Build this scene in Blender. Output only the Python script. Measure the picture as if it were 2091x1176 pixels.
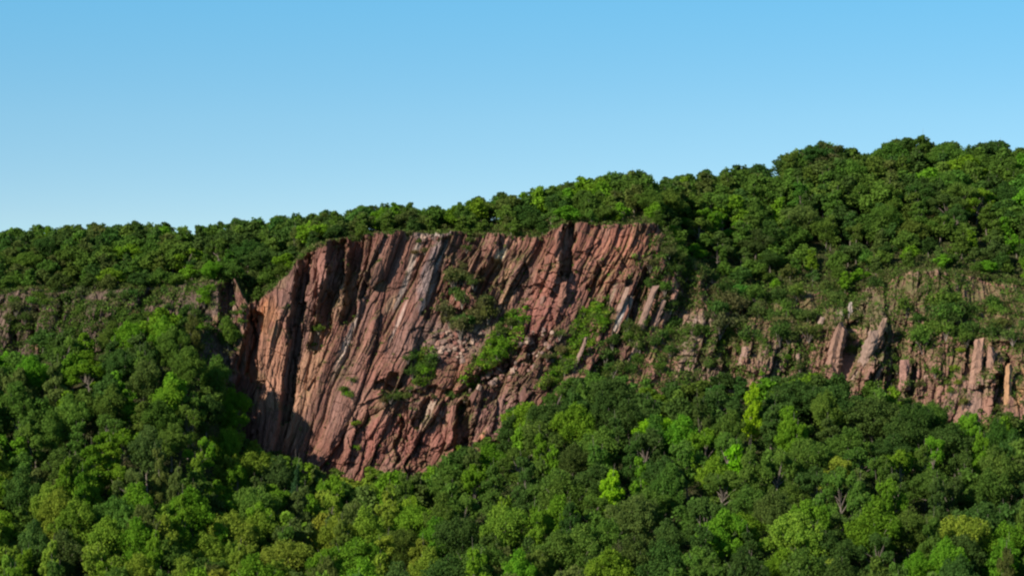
import bpy, math, random
import numpy as np

for o in list(bpy.data.objects):
    bpy.data.objects.remove(o)
scene = bpy.context.scene
COL = scene.collection
rng = np.random.default_rng(7)
random.seed(7)
DCAM = 520.0            # metres from the camera to the plane of the cliff foot
FPX = 5200.0            # focal length of the photograph in its own pixels
UC, VC = 1045.5, 588.0

# ------------------------------------------------------------------ camera, sky, sun, exposure
cam_d = bpy.data.cameras.new('camera')
cam = bpy.data.objects.new('camera', cam_d)
COL.objects.link(cam)
cam.location = (0, -DCAM, 0)
cam.rotation_euler = (math.radians(90), 0, 0)
cam_d.sensor_width = 36.0
cam_d.lens = 36.0 * FPX / 2091.0
cam_d.clip_start = 1.0
cam_d.clip_end = 80000.0
scene.camera = cam

SUN_DIR = np.array([-0.63, -0.62, 0.47]); SUN_DIR /= np.linalg.norm(SUN_DIR)
SUN_EL = math.asin(SUN_DIR[2]); SUN_ROT = math.atan2(SUN_DIR[0], SUN_DIR[1])
world = bpy.data.worlds.new('World')
scene.world = world
world.use_nodes = True
nt = world.node_tree
nt.nodes.clear()
w_out = nt.nodes.new('ShaderNodeOutputWorld')
w_bg = nt.nodes.new('ShaderNodeBackground')
w_sky = nt.nodes.new('ShaderNodeTexSky')
w_sky.sky_type = 'NISHITA'
w_sky.sun_disc = False
w_sky.sun_elevation = SUN_EL
w_sky.sun_rotation = SUN_ROT
w_sky.altitude = 0
w_sky.air_density = 1.0
w_sky.dust_density = 0.0
w_sky.ozone_density = 1.6
w_tc = nt.nodes.new('ShaderNodeTexCoord')
w_map = nt.nodes.new('ShaderNodeMapping')
w_map.vector_type = 'POINT'
w_map.inputs['Scale'].default_value = (1, 1, 4.2)
w_map.inputs['Location'].default_value = (0, 0, 0.10)
w_map.vector_type = 'POINT'
w_nrm = nt.nodes.new('ShaderNodeVectorMath'); w_nrm.operation = 'NORMALIZE'
nt.links.new(w_tc.outputs['Generated'], w_map.inputs['Vector'])
nt.links.new(w_map.outputs['Vector'], w_nrm.inputs[0])
nt.links.new(w_nrm.outputs[0], w_sky.inputs['Vector'])
w_sep = nt.nodes.new('ShaderNodeSeparateXYZ')
w_nr2 = nt.nodes.new('ShaderNodeVectorMath'); w_nr2.operation = 'NORMALIZE'
nt.links.new(w_tc.outputs['Generated'], w_nr2.inputs[0])
nt.links.new(w_nr2.outputs[0], w_sep.inputs[0])
w_rmp = nt.nodes.new('ShaderNodeValToRGB')
SKY_GAIN = 1.7440
SKY_TINT = [(0.0, (0.5264, 0.542, 0.4474)), (0.0277, (0.6193, 0.6376, 0.5264)), (0.066, (0.643, 0.8303, 0.7081)), (0.112, (0.577, 1.02, 0.9289)), (0.4, (0.573, 0.631, 0.631))]
while len(w_rmp.color_ramp.elements) < len(SKY_TINT): w_rmp.color_ramp.elements.new(0.5)
for e_, (p_, c_) in zip(w_rmp.color_ramp.elements, SKY_TINT):
    e_.position = p_; e_.color = (*c_, 1)
w_mul = nt.nodes.new('ShaderNodeMix'); w_mul.data_type = 'RGBA'; w_mul.blend_type = 'MULTIPLY'; w_mul.inputs[0].default_value = 1.0
nt.links.new(w_sep.outputs[2], w_rmp.inputs[0])
nt.links.new(w_sky.outputs['Color'], w_mul.inputs[6]); nt.links.new(w_rmp.outputs[0], w_mul.inputs[7])
nt.links.new(w_mul.outputs[2], w_bg.inputs['Color'])
w_bg.inputs['Strength'].default_value = 0.1815
nt.links.new(w_bg.outputs['Background'], w_out.inputs['Surface'])

sun_d = bpy.data.lights.new('sun', 'SUN')
sun_d.energy = 4.7
sun_d.angle = math.radians(0.5)
sun_d.color = (1.0, 0.90, 0.76)
sun = bpy.data.objects.new('sun', sun_d)
COL.objects.link(sun)
from mathutils import Vector
sun.rotation_euler = Vector(SUN_DIR.tolist()).to_track_quat('Z', 'Y').to_euler()
sun.location = (-200, -200, 150)

scene.render.engine = 'CYCLES'
scene.view_settings.view_transform = 'Standard'
scene.view_settings.look = 'None'
scene.view_settings.exposure = 0.70
scene.view_settings.gamma = 1.0
scene.view_settings.use_curve_mapping = False
scene.cycles.max_bounces = 5
scene.cycles.diffuse_bounces = 3
scene.cycles.transmission_bounces = 3
scene.cycles.filter_width = 2.3

# ------------------------------------------------------------------ small maths
def W(u, v, Y):
    d = np.asarray(Y, float) + DCAM
    return (np.asarray(u, float) - UC) / FPX * d, -(np.asarray(v, float) - VC) / FPX * d
def PX(X, Y, Z):
    d = Y + DCAM
    return UC + X / d * FPX, VC - Z / d * FPX

def h2(ix, iy, seed=0):
    n = (ix.astype(np.int64) * 374761393 + iy.astype(np.int64) * 668265263 + seed * 974634777) & 0x7fffffff
    n = (n ^ (n >> 13)) * 1274126177 & 0x7fffffff
    n = (n ^ (n >> 16)) * 2246822519 & 0x7fffffff
    return ((n ^ (n >> 15)) & 0xffffff) / float(0xffffff)
def vnoise(x, y, seed=0):
    x, y = np.broadcast_arrays(np.asarray(x, float), np.asarray(y, float))
    ix, iy = np.floor(x), np.floor(y)
    fx, fy = x - ix, y - iy
    fx = fx * fx * (3 - 2 * fx); fy = fy * fy * (3 - 2 * fy)
    a, b = h2(ix, iy, seed), h2(ix + 1, iy, seed)
    c, d = h2(ix, iy + 1, seed), h2(ix + 1, iy + 1, seed)
    return (a + (b - a) * fx) * (1 - fy) + (c + (d - c) * fx) * fy
def fbm(x, y, seed=0, oct=4):
    s, a, t = 0, 0.5, 0
    for k in range(oct):
        s = s + a * vnoise(x * 2 ** k, y * 2 ** k, seed + k * 17); t += a; a *= 0.5
    return s / t * 2 - 1
def cells(a, b, seed=0):
    """nearest jittered cell: (random 1, random 2, random 3, da, db, edge distance)"""
    ia, ib = np.floor(a), np.floor(b)
    best = np.full(a.shape, 1e9); sec = np.full(a.shape, 1e9)
    out = [np.zeros(a.shape) for _ in range(5)]
    for i in (-1, 0, 1):
        for j in (-1, 0, 1):
            ca, cb = ia + i, ib + j
            pa, pb = ca + h2(ca, cb, seed + 1), cb + h2(ca, cb, seed + 2)
            d = (a - pa) ** 2 + (b - pb) ** 2
            m = d < best
            sec = np.where(m, best, np.minimum(sec, d))
            vals = (h2(ca, cb, seed + 3), h2(ca, cb, seed + 4), h2(ca, cb, seed + 5), a - pa, b - pb)
            for k in range(5):
                out[k] = np.where(m, vals[k], out[k])
            best = np.where(m, d, best)
    return out + [np.sqrt(sec) - np.sqrt(best)]
def sstep(x, a, b):
    t = np.clip((x - a) / (b - a), 0, 1)
    return t * t * (3 - 2 * t)

# ------------------------------------------------------------------ the lie of the land (surveyed lines, u v in photo pixels, Y in metres)
def line(pts):
    pts = np.array(pts, float)
    X, Z = W(pts[:, 0], pts[:, 1], pts[:, 2])
    return X, pts[:, 2], Z
L_FOOT = line([(-150,730,4),(0,712,3),(60,712,3),(130,690,4),(200,690,4),(260,665,5),(320,662,3),(390,705,-1),(430,745,-3),(455,800,-4),
               (475,890,-4),(492,945,-4),(560,965,-3),(640,985,-3),(700,1010,-4),(780,1000,-5),(860,1000,-5),(930,950,-4),(1000,910,-3),
               (1060,870,-2),(1120,840,-1),(1200,822,0),(1300,812,0),(1400,812,1),(1500,795,2),(1650,800,1),(1750,806,-1),(1850,840,-4),
               (1950,872,-7),(2091,885,-10),(2250,885,-12)])
L_MID1 = line([(-150,700,5),(0,685,5),(130,665,5),(260,650,6),(320,645,5),(390,670,2),(430,690,1),(475,800,-1),(492,860,-1),(560,840,-1),
               (700,830,0),(780,820,0),(850,810,0),(930,800,1),(1000,790,2),(1060,780,3),(1120,770,4),(1200,745,5),(1300,735,6),(1400,735,6),
               (1500,735,6),(1650,745,5),(1750,735,4),(1850,760,2),(1950,770,-1),(2091,790,-4),(2250,790,-5)])
L_MID2 = line([(-150,680,6),(0,660,7),(130,645,6),(260,635,7),(320,630,7),(390,650,5),(430,660,4),(475,730,2),(492,790,1),(560,740,1),
               (700,720,3),(780,735,3),(850,720,5),(930,690,8),(1000,670,9),(1060,660,9),(1120,640,9),(1200,640,12),(1300,640,14),(1400,665,16),
               (1500,690,14),(1600,690,13),(1700,670,11),(1780,660,12),(1850,680,12),(1950,690,9),(2091,700,4),(2250,700,2)])
L_CREST = line([(-150,620,13),(0,605,12),(60,595,12),(130,600,12),(200,600,12),(300,590,12),(390,588,12),(425,580,11),(480,575,11),(497,615,7),
                (508,634,6),(545,600,6),(590,572,7),(606,535,8),(640,506,8),(700,494,9),(770,484,11),(850,480,13),(960,484,15),(1040,486,16),
                (1100,486,17),(1130,470,17),(1165,457,17),(1250,464,19),(1342,461,23),(1362,490,25),(1400,540,27),(1480,592,29),(1600,606,33),
                (1700,600,33),(1750,600,32),(1800,585,32),(1850,562,33),(1900,560,34),(2000,570,34),(2091,590,34),(2250,590,34)])
L_RIDGE = line([(-150,512,75),(0,508,72),(200,500,70),(400,505,66),(520,492,60),(680,478,50),(800,468,44),(900,462,44),(1000,446,48),
                (1100,430,52),(1200,418,58),(1300,404,66),(1400,400,76),(1500,396,84),(1590,382,92),(1660,352,98),(1760,358,102),(1870,345,106),
                (2091,352,108),(2250,358,108)])
def lz(L, X): return np.interp(X, L[0], L[2])
def ly(L, X): return np.interp(X, L[0], L[1])
XMIN, XMAX = -115.0, 115.0
def profile(X):
    """ground profile at X: Y and Z of eleven stations from the valley to the far side"""
    X = np.asarray(X, float)
    Xc = np.clip(X, XMIN, XMAX)
    over = np.abs(X - Xc)
    yf, zf = ly(L_FOOT, Xc), lz(L_FOOT, Xc)
    y1, z1 = ly(L_MID1, Xc), lz(L_MID1, Xc)
    y2, z2 = ly(L_MID2, Xc), lz(L_MID2, Xc)
    yc, zc = ly(L_CREST, Xc), lz(L_CREST, Xc)
    yr, zr = ly(L_RIDGE, Xc), lz(L_RIDGE, Xc)
    y1 = np.maximum(y1, yf + 0.8); y2 = np.maximum(y2, y1 + 0.8); yc = np.maximum(yc, y2 + 1.2)
    zn = np.interp(Xc, [-115, -60, -35, 0, 40, 115], [-58, -60, -60, -56, -53, -53])
    Y = np.stack([yf * 0 - 330, yf * 0 - 190, yf * 0 - 95, yf, y1, y2, yc, yc * .7 + yr * .3, yr, yr + 70, yr + 420])
    Z = np.stack([zf * 0 - 99, zn * .5 - 56, zn, zf, z1, z2, zc, zc * .72 + zr * .28 - (zr - zc) * .04, zr, zr - 9, zr * 0 - 100])
    Y[7] = yc + (yr - yc) * 0.3
    fade = sstep(over, 30, 330)
    Z = Z * (1 - fade) + (-100) * fade
    return Y, Z
def ground(X, Y):
    X = np.atleast_1d(np.asarray(X, float)); Y = np.atleast_1d(np.asarray(Y, float))
    PY, PZ = profile(X)
    out = PZ[0].copy()
    for k in range(len(PY) - 1):
        m = (Y >= PY[k]) & (Y < PY[k + 1])
        t = (Y - PY[k]) / (PY[k + 1] - PY[k])
        out = np.where(m, PZ[k] + (PZ[k + 1] - PZ[k]) * t, out)
    out = np.where(Y >= PY[-1], PZ[-1], out)
    return out
KX, KZ = W(np.array([0,400,520,600,700,850,1000,1200,1400,1700,1900,2091]), 740, 5)
KV = np.array([.10,.12,.08,.17,.36,.42,.42,.46,.36,.38,.30,.22])
Z0 = -15.0
def lean(X, Z):
    s = X.copy()
    for _ in range(5):
        s = X - np.interp(s, KX, KV) * (Z - Z0)
    return s

# ------------------------------------------------------------------ material helpers
def new_mat(name):
    m = bpy.data.materials.new(name); m.use_nodes = True
    n = m.node_tree.nodes; n.clear()
    return m, n, m.node_tree.links
def N(n, t, **kw):
    x = n.new(t)
    for k, v in kw.items(): setattr(x, k, v)
    return x
def ramp(n, stops):
    r = n.new('ShaderNodeValToRGB')
    while len(r.color_ramp.elements) < len(stops): r.color_ramp.elements.new(0.5)
    for e, (p, c) in zip(r.color_ramp.elements, stops): e.position = p; e.color = tuple(c) + (1,)
    return r
def mat_rock():
    m, n, l = new_mat('rock')
    out = N(n, 'ShaderNodeOutputMaterial'); b = N(n, 'ShaderNodeBsdfPrincipled')
    b.inputs['Roughness'].default_value = 0.9; b.inputs['Specular IOR Level'].default_value = 0.15
    at = N(n, 'ShaderNodeAttribute', attribute_name='tint')
    tc = N(n, 'ShaderNodeTexCoord')
    mp = N(n, 'ShaderNodeMapping'); mp.inputs['Rotation'].default_value = (0, math.radians(-20), 0); mp.inputs['Scale'].default_value = (2.2, 2.2, 0.55)
    n1 = N(n, 'ShaderNodeTexNoise'); n1.inputs['Scale'].default_value = 1.0; n1.inputs['Detail'].default_value = 8; n1.inputs['Roughness'].default_value = 0.65
    r = ramp(n, [(0.25, (.55, .55, .55)), (0.5, (.98, .98, .98)), (0.75, (1.4, 1.4, 1.38))])
    mx = N(n, 'ShaderNodeMix', data_type='RGBA', blend_type='MULTIPLY'); mx.inputs[0].default_value = 0.85
    bp = N(n, 'ShaderNodeBump'); bp.inputs['Strength'].default_value = 0.8; bp.inputs['Distance'].default_value = 0.25
    l.new(tc.outputs['Object'], mp.inputs['Vector']); l.new(mp.outputs[0], n1.inputs['Vector']); l.new(n1.outputs['Fac'], r.inputs[0])
    l.new(at.outputs['Color'], mx.inputs[6]); l.new(r.outputs[0], mx.inputs[7]); l.new(mx.outputs[2], b.inputs['Base Color'])
    l.new(n1.outputs['Fac'], bp.inputs['Height']); l.new(bp.outputs[0], b.inputs['Normal'])
    l.new(b.outputs[0], out.inputs[0])
    return m
def mat_soil():
    m, n, l = new_mat('woodland_floor')
    out = N(n, 'ShaderNodeOutputMaterial'); b = N(n, 'ShaderNodeBsdfPrincipled')
    b.inputs['Roughness'].default_value = 1.0; b.inputs['Specular IOR Level'].default_value = 0.05
    tc = N(n, 'ShaderNodeTexCoord')
    n1 = N(n, 'ShaderNodeTexNoise'); n1.inputs['Scale'].default_value = 0.35; n1.inputs['Detail'].default_value = 8; n1.inputs['Roughness'].default_value = 0.7
    r = ramp(n, [(0.35, (.035, .040, .016)), (0.5, (.04, .050, .018)), (0.6, (.065, .055, .03)), (0.72, (.09, .07, .045))])
    bp = N(n, 'ShaderNodeBump'); bp.inputs['Strength'].default_value = 1.0; bp.inputs['Distance'].default_value = 0.6
    l.new(tc.outputs['Object'], n1.inputs['Vector']); l.new(n1.outputs['Fac'], r.inputs[0]); l.new(r.outputs[0], b.inputs['Base Color'])
    l.new(n1.outputs['Fac'], bp.inputs['Height']); l.new(bp.outputs[0], b.inputs['Normal']); l.new(b.outputs[0], out.inputs[0])
    return m
def mat_leaf():
    m, n, l = new_mat('leaf')
    out = N(n, 'ShaderNodeOutputMaterial')
    oi = N(n, 'ShaderNodeObjectInfo'); at = N(n, 'ShaderNodeAttribute', attribute_name='tone')
    hs = N(n, 'ShaderNodeHueSaturation')
    mp = N(n, 'ShaderNodeMapRange'); mp.inputs[1].default_value = 0; mp.inputs[2].default_value = 1; mp.inputs[3].default_value = 0.485; mp.inputs[4].default_value = 0.515
    l.new(at.outputs['Fac'], mp.inputs[0]); l.new(mp.outputs[0], hs.inputs['Hue'])
    mv = N(n, 'ShaderNodeMapRange'); mv.inputs[1].default_value = 0; mv.inputs[2].default_value = 1; mv.inputs[3].default_value = 1.30; mv.inputs[4].default_value = 0.70
    l.new(at.outputs['Fac'], mv.inputs[0]); l.new(mv.outputs[0], hs.inputs['Value'])
    l.new(oi.outputs['Color'], hs.inputs['Color'])
    d = N(n, 'ShaderNodeBsdfDiffuse'); t = N(n, 'ShaderNodeBsdfTranslucent'); mx = N(n, 'ShaderNodeMixShader'); mx.inputs[0].default_value = 0.46
    l.new(hs.outputs[0], d.inputs[0]); l.new(hs.outputs[0], t.inputs[0]); l.new(d.outputs[0], mx.inputs[1]); l.new(t.outputs[0], mx.inputs[2])
    l.new(mx.outputs[0], out.inputs[0])
    return m
def mat_leaf_attr():
    m, n, l = new_mat('leaf_mixed')
    out = N(n, 'ShaderNodeOutputMaterial'); at = N(n, 'ShaderNodeAttribute', attribute_name='tint')
    d = N(n, 'ShaderNodeBsdfDiffuse'); t = N(n, 'ShaderNodeBsdfTranslucent'); mx = N(n, 'ShaderNodeMixShader'); mx.inputs[0].default_value = 0.46
    l.new(at.outputs['Color'], d.inputs[0]); l.new(at.outputs['Color'], t.inputs[0]); l.new(d.outputs[0], mx.inputs[1]); l.new(t.outputs[0], mx.inputs[2])
    l.new(mx.outputs[0], out.inputs[0])
    return m
def mat_bark():
    m, n, l = new_mat('bark')
    out = N(n, 'ShaderNodeOutputMaterial'); b = N(n, 'ShaderNodeBsdfPrincipled'); b.inputs['Roughness'].default_value = 0.95
    tc = N(n, 'ShaderNodeTexCoord'); n1 = N(n, 'ShaderNodeTexNoise'); n1.inputs['Scale'].default_value = 3
    r = ramp(n, [(0.3, (.09, .07, .055)), (0.7, (.21, .18, .15))])
    l.new(tc.outputs['Object'], n1.inputs['Vector']); l.new(n1.outputs['Fac'], r.inputs[0]); l.new(r.outputs[0], b.inputs['Base Color']); l.new(b.outputs[0], out.inputs[0])
    return m
M_ROCK, M_SOIL, M_LEAF, M_LEAFA, M_BARK = mat_rock(), mat_soil(), mat_leaf(), mat_leaf_attr(), mat_bark()

def mesh_np(name, V, F, mats=(), smooth=False, fattr=None, vcol=None, fcol=None, midx=None):
    me = bpy.data.meshes.new(name)
    F = np.asarray(F, np.int32); nf, k = F.shape
    me.vertices.add(len(V)); me.vertices.foreach_set('co', np.asarray(V, np.float32).ravel())
    me.loops.add(nf * k); me.loops.foreach_set('vertex_index', F.ravel())
    me.polygons.add(nf); me.polygons.foreach_set('loop_start', np.arange(0, nf * k, k, dtype=np.int32))
    me.polygons.foreach_set('use_smooth', np.full(nf, smooth))
    if midx is not None: me.polygons.foreach_set('material_index', np.asarray(midx, np.int32))
    for m in mats: me.materials.append(m)
    if fattr is not None:
        a = me.attributes.new('tone', 'FLOAT', 'FACE'); a.data.foreach_set('value', np.asarray(fattr, np.float32))
    if vcol is not None:
        a = me.attributes.new('tint', 'FLOAT_COLOR', 'POINT')
        a.data.foreach_set('color', np.concatenate([vcol, np.ones((len(V), 1))], 1).astype(np.float32).ravel())
    if fcol is not None:
        a = me.attributes.new('tint', 'FLOAT_COLOR', 'CORNER')
        c = np.concatenate([fcol, np.ones((nf, 1))], 1).astype(np.float32)
        a.data.foreach_set('color', np.repeat(c, k, 0).ravel())
    me.update(calc_edges=True)
    return me
def add(name, me, parent=None, **props):
    o = bpy.data.objects.new(name, me); COL.objects.link(o)
    if parent is not None: o.parent = parent
    for k, v in props.items(): o[k] = v
    return o
def empty(name, loc, **props):
    o = bpy.data.objects.new(name, None); o.empty_display_size = 0.5; COL.objects.link(o); o.location = loc
    for k, v in props.items(): o[k] = v
    return o

# ------------------------------------------------------------------ ground to the horizon, hillside
gx = np.linspace(-30000, 30000, 41); gy = np.linspace(-8000, 52000, 41)
GX, GY = np.meshgrid(gx, gy)
V = np.stack([GX.ravel(), GY.ravel(), GX.ravel() * 0 - 98.5], 1)
def gridfaces(r, c):
    i = np.arange(r * c).reshape(r, c)
    return np.stack([i[:-1, :-1].ravel(), i[:-1, 1:].ravel(), i[1:, 1:].ravel(), i[1:, :-1].ravel()], 1)
M_FAR = M_SOIL.copy(); M_FAR.name = 'wooded_plain'
for n_ in M_FAR.node_tree.nodes:
    if n_.type == 'VALTORGB':
        for e_, c_ in zip(n_.color_ramp.elements, ((.03, .05, .02), (.045, .08, .026), (.06, .10, .032), (.08, .11, .045))): e_.color = (*c_, 1)
    if n_.type == 'TEX_NOISE': n_.inputs['Scale'].default_value = .03
add('ground', mesh_np('ground', V, gridfaces(41, 41), [M_FAR]), kind='structure')

hx = np.concatenate([np.linspace(-460, -135, 40), np.linspace(-133, 133, 267), np.linspace(135, 460, 40)])
PY, PZ = profile(hx)
rows_Y, rows_Z = [], []
SEG = [10, 14, 60, 10, 6, 10, 16, 40, 14, 20]
push = [0, 0, 0, 5.5, 7.5, 7.5, 5.0, 0, 0, 0, 0]      # the slope passes behind the rock face
for k in range(10):
    for i in range(SEG[k]):
        t = i / SEG[k]
        rows_Y.append((PY[k] + push[k]) * (1 - t) + (PY[k + 1] + push[k + 1]) * t)
        dz = [-0.4 if 3 <= q <= 6 else 0 for q in (k, k + 1)]
        rows_Z.append((PZ[k] + dz[0]) * (1 - t) + (PZ[k + 1] + dz[1]) * t)
rows_Y.append(PY[-1]); rows_Z.append(PZ[-1])
RY, RZ = np.array(rows_Y), np.array(rows_Z)
HX = np.broadcast_to(hx, RY.shape)
RZ = RZ + 0.7 * fbm(HX / 9, RY / 9, 5) + 0.25 * fbm(HX / 2.5, RY / 2.5, 8) - 0.25
V = np.stack([HX.ravel(), RY.ravel(), RZ.ravel()], 1)
add('hillside', mesh_np('hillside', V, gridfaces(*RY.shape), [M_SOIL], smooth=True), kind='structure')

# ------------------------------------------------------------------ the rock: one continuous survey, then cut into separate crags along the joints
DX = 0.15
cx = np.arange(-116, 116.01, DX)
PY, PZ = profile(cx)
SEGC = [(3, 110), (4, 100), (5, 130), (6, 30)]
RYs, RZs, TT = [], [], []
# a skirt below the foot
for q in range(8, 0, -1):
    RYs.append(PY[3] - 0.12 * q); RZs.append(PZ[3] - 0.35 * q); TT.append(np.full(cx.shape, -q / 8.0))
for k, n_ in SEGC:
    for i in range(n_):
        t = i / n_
        if k == 6:      # over the brink and down under the turf
            RYs.append(PY[6] + 8.0 * t); RZs.append(PZ[6] + 0.3 - 2.2 * t * t + (PZ[7] - PZ[6]) / (PY[7] - PY[6]) * 8.0 * t); TT.append(np.full(cx.shape, 3 + t))
        else:
            RYs.append(PY[k] * (1 - t) + PY[k + 1] * t); RZs.append(PZ[k] * (1 - t) + PZ[k + 1] * t); TT.append(np.full(cx.shape, k - 3 + t))
RY, RZ, TT = np.array(RYs), np.array(RZs), np.array(TT)
RX = np.broadcast_to(cx, RY.shape).copy()
S = lean(RX, RZ)
U_, V_ = PX(RX, RY, RZ)          # survey coordinates of every point, used to look up the measured features
warp = 0.9 * fbm(RX / 7, RZ / 9, 31) + 0.12 * fbm(RX / 2, RZ / 3, 33)
Sw = S + warp
Zw = RZ + 1.5 * fbm(RX / 5, RZ / 5, 35)
mainw = sstep(U_, 470, 500) * (1 - sstep(U_ - (600 - V_) * 0.25, 1290, 1400))
blocky = np.clip(sstep(U_, 830, 960) * sstep(V_, 600, 700) + sstep(V_, 800, 850) * sstep(U_, 690, 740), 0, 1) * mainw + .45 * (1 - mainw)
D = np.zeros(RX.shape)
mod = 0.15 + 1.3 * vnoise(S / 6, RZ / 11, 71) ** 1.0
cj = cells(Sw / 3.4 + .2 * fbm(RX / 3, RZ / 3, 75), (RZ + .35 * S) / 3.0, 73)      # cross joints breaking the columns
blk_w = .35 + .65 * np.clip(sstep(U_, 900, 1060) + sstep(V_, 790, 840) * sstep(U_, 680, 760), 0, 1)
D += blk_w * ((cj[0] - .5) * 1.5 - 0.25 * cj[4] * 3.0 * .5) * sstep(vnoise(S / 9, RZ / 9, 77), .35, .7)
cj = cells(Sw / 1.5, (RZ + .3 * S) / 1.5, 79)
D += blk_w * ((cj[0] - .5) * .7 - 0.3 * cj[4]) * sstep(vnoise(S / 5, RZ / 5, 78), .35, .65)
tones = np.zeros(RX.shape)
for (w, asp, amp, tilt, seed) in ((5.6, 6.0, 1.2, .30, 100), (2.5, 7.0, .62, .55, 200), (1.1, 6.5, .34, .65, 300), (0.5, 5.5, .18, .6, 400)):
    asp_f = asp * (1 - 0.45 * blocky)
    c = cells(Sw / w, Zw / (w * asp), seed) if True else None
    c2 = cells(Sw / (w * 1.1), Zw / (w * asp * 0.42), seed + 50)
    for cc, wt in ((c, 1 - blocky), (c2, blocky)):
        off = (cc[0] - 0.5) * 2 * amp
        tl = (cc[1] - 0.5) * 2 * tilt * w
        t2 = (cc[2] - 0.6) * 0.5 * w
        if w < 5: amp_m = mod
        else: amp_m = 1.0
        crack = -amp * 0.5 * np.exp(-(cc[5] / 0.10) ** 2)
        D += wt * amp_m * (off + tl * cc[3] + t2 * cc[4] + crack) * (1 + 0.35 * blocky)
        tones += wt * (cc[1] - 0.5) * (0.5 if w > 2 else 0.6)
D += 1.5 * fbm(S / 12, RZ / 26, 41, 2) + 0.13 * fbm(S / 0.8, RZ / 4.0, 43, 3)
D *= 1.0 + 0.45 * sstep(U_, 1300, 1420)
def seg_dist(u, v, P):
    best = np.full(u.shape, 1e9); tt = np.zeros(u.shape)
    for i in range(len(P) - 1):
        ax, ay, bx, by = *P[i], *P[i + 1]
        L2 = (bx - ax) ** 2 + (by - ay) ** 2
        t = np.clip(((u - ax) * (bx - ax) + (v - ay) * (by - ay)) / L2, 0, 1)
        d = np.hypot(u - ax - t * (bx - ax), v - ay - t * (by - ay))
        m = d < best
        best = np.where(m, d, best); tt = np.where(m, (i + t) / (len(P) - 1), tt)
    return best, tt
wob_u = U_ + 7 * fbm(RX / 2.2, RZ / 3.5, 61) ; wob_v = V_ + 7 * fbm(RX / 2.2, RZ / 3.5, 63)
gc = cells(Sw / 0.9, Zw / 3.2, 951); gc2 = cells(Sw / 0.45, Zw / 1.5, 953)
wob_u = wob_u + (gc[0] - .5) * 6 + (gc2[0] - .5) * 4; wob_v = wob_v + (gc[1] - .5) * 14
GULLY = [([(622,520),(613,590),(606,640),(600,700),(592,760),(588,810),(584,850)], 22, 3.4),
         ([(693,500),(684,560),(668,620),(652,680),(643,700)], 26, 3.6),
         ([(730,488),(722,550),(714,610),(705,650)], 24, 3.2),
         ([(527,640),(520,700),(514,760)], 17, 2.6),
         ([(768,520),(752,570),(738,610)], 9, 1.3),
         ([(950,835),(938,905)], 26, 4.2), ([(1166,468),(1160,500),(1157,550)], 20, 3.0), ([(1012,545),(985,590),(975,600)], 26, 3.0),
         ([(820,850),(812,930)], 11, 1.8), ([(872,825),(850,868)], 15, 2.2), ([(912,490),(893,545),(880,610),(872,640)], 13, 1.8),
         ([(806,775),(792,805)], 24, 2.6), ([(995,758),(968,785)], 24, 2.4), ([(1085,715),(1095,690)], 18, 2.2), ([(1225,540),(1208,590)], 11, 1.6),
         ([(1322,560),(1300,620),(1280,690)], 15, 2.6), ([(1248,590),(1232,640)], 9, 1.5), ([(1240,740),(1228,775)], 14, 2.2),
         ([(1744,668),(1735,730),(1727,780)], 30, 4.5), ([(1800,690),(1788,730)], 14, 2.5), ([(2060,740),(2042,800),(2036,840)], 20, 3.2),
         ([(1985,700),(1975,760)], 14, 2.2), ([(1442,690),(1430,745)], 14, 2.4), ([(1490,720),(1482,760)], 16, 2.4), ([(1618,730),(1610,765)], 14, 2.2),
         ([(1870,745),(1862,810)], 16, 2.6), ([(1665,650),(1655,690)], 10, 1.8), ([(1350,560),(1335,600)], 10, 1.8),
         ([(128,612),(122,655)], 16, 3.0), ([(300,606),(284,625)], 20, 2.6), ([(466,585),(458,640)], 24, 4.0), ([(30,640),(22,680)], 12, 2.0), ([(70,640),(66,690)], 12, 2.0), ([(200,620),(196,650)], 8, 1.6)]
for P, w, dep in GULLY + [([(772,792),(810,800),(850,806),(880,800),(925,806),(960,796),(1000,770),(1040,740)], 15, 1.8), ([(905,655),(930,640),(985,640)], 14, 1.2)]:
    lo_u, hi_u = min(p[0] for p in P) - w * 2, max(p[0] for p in P) + w * 2
    d, t = seg_dist(wob_u, wob_v, P)
    D -= dep * 1.15 * (1 - sstep(d, w * 0.42, w * 0.70))
def inside(u, v, P):
    r = np.zeros(u.shape, bool); n = len(P)
    for i in range(n):
        x1, y1 = P[i]; x2, y2 = P[(i + 1) % n]
        if y1 == y2: continue
        c = ((y1 > v) != (y2 > v)) & (u < (x2 - x1) * (v - y1) / (y2 - y1) + x1)
        r ^= c
    return r
# buttresses standing proud of the face, metres
BUTT = [([(626,515),(690,498),(683,560),(664,622),(640,630),(610,616)], 1.5), ([(548,596),(612,530),(604,640),(590,860),(575,930),(528,925),(532,720),(540,640)], 1.1),
        ([(500,680),(522,640),(514,935),(440,935),(474,800)], -3.2), ([(478,620),(505,640),(500,700),(470,760)], 1.0),
        ([(1120,470),(1160,455),(1150,540),(1120,600),(1100,560)], 1.6), ([(1080,560),(1150,540),(1140,640),(1090,720),(1040,700)], 1.0),
        ([(1245,590),(1275,570),(1282,640),(1258,700),(1245,680)], 1.6), ([(1690,640),(1770,610),(1740,680),(1725,780),(1680,775)], 1.6),
        ([(1790,660),(1805,700),(1775,780),(1735,780),(1760,710)], 1.8), ([(1985,700),(2040,720),(2030,790),(1990,790)], 1.5), ([(1845,740),(1872,740),(1865,800),(1842,800)], 1.2),
        ([(960,800),(1060,780),(1050,900),(970,900)], 1.0), ([(1885,552),(1850,560),(1812,655),(1850,660)], 1.3), ([(1270,760),(1300,690),(1290,640),(1265,690)], 1.2)]
for P, a in BUTT:
    D += a * inside(wob_u, wob_v, P)
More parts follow.
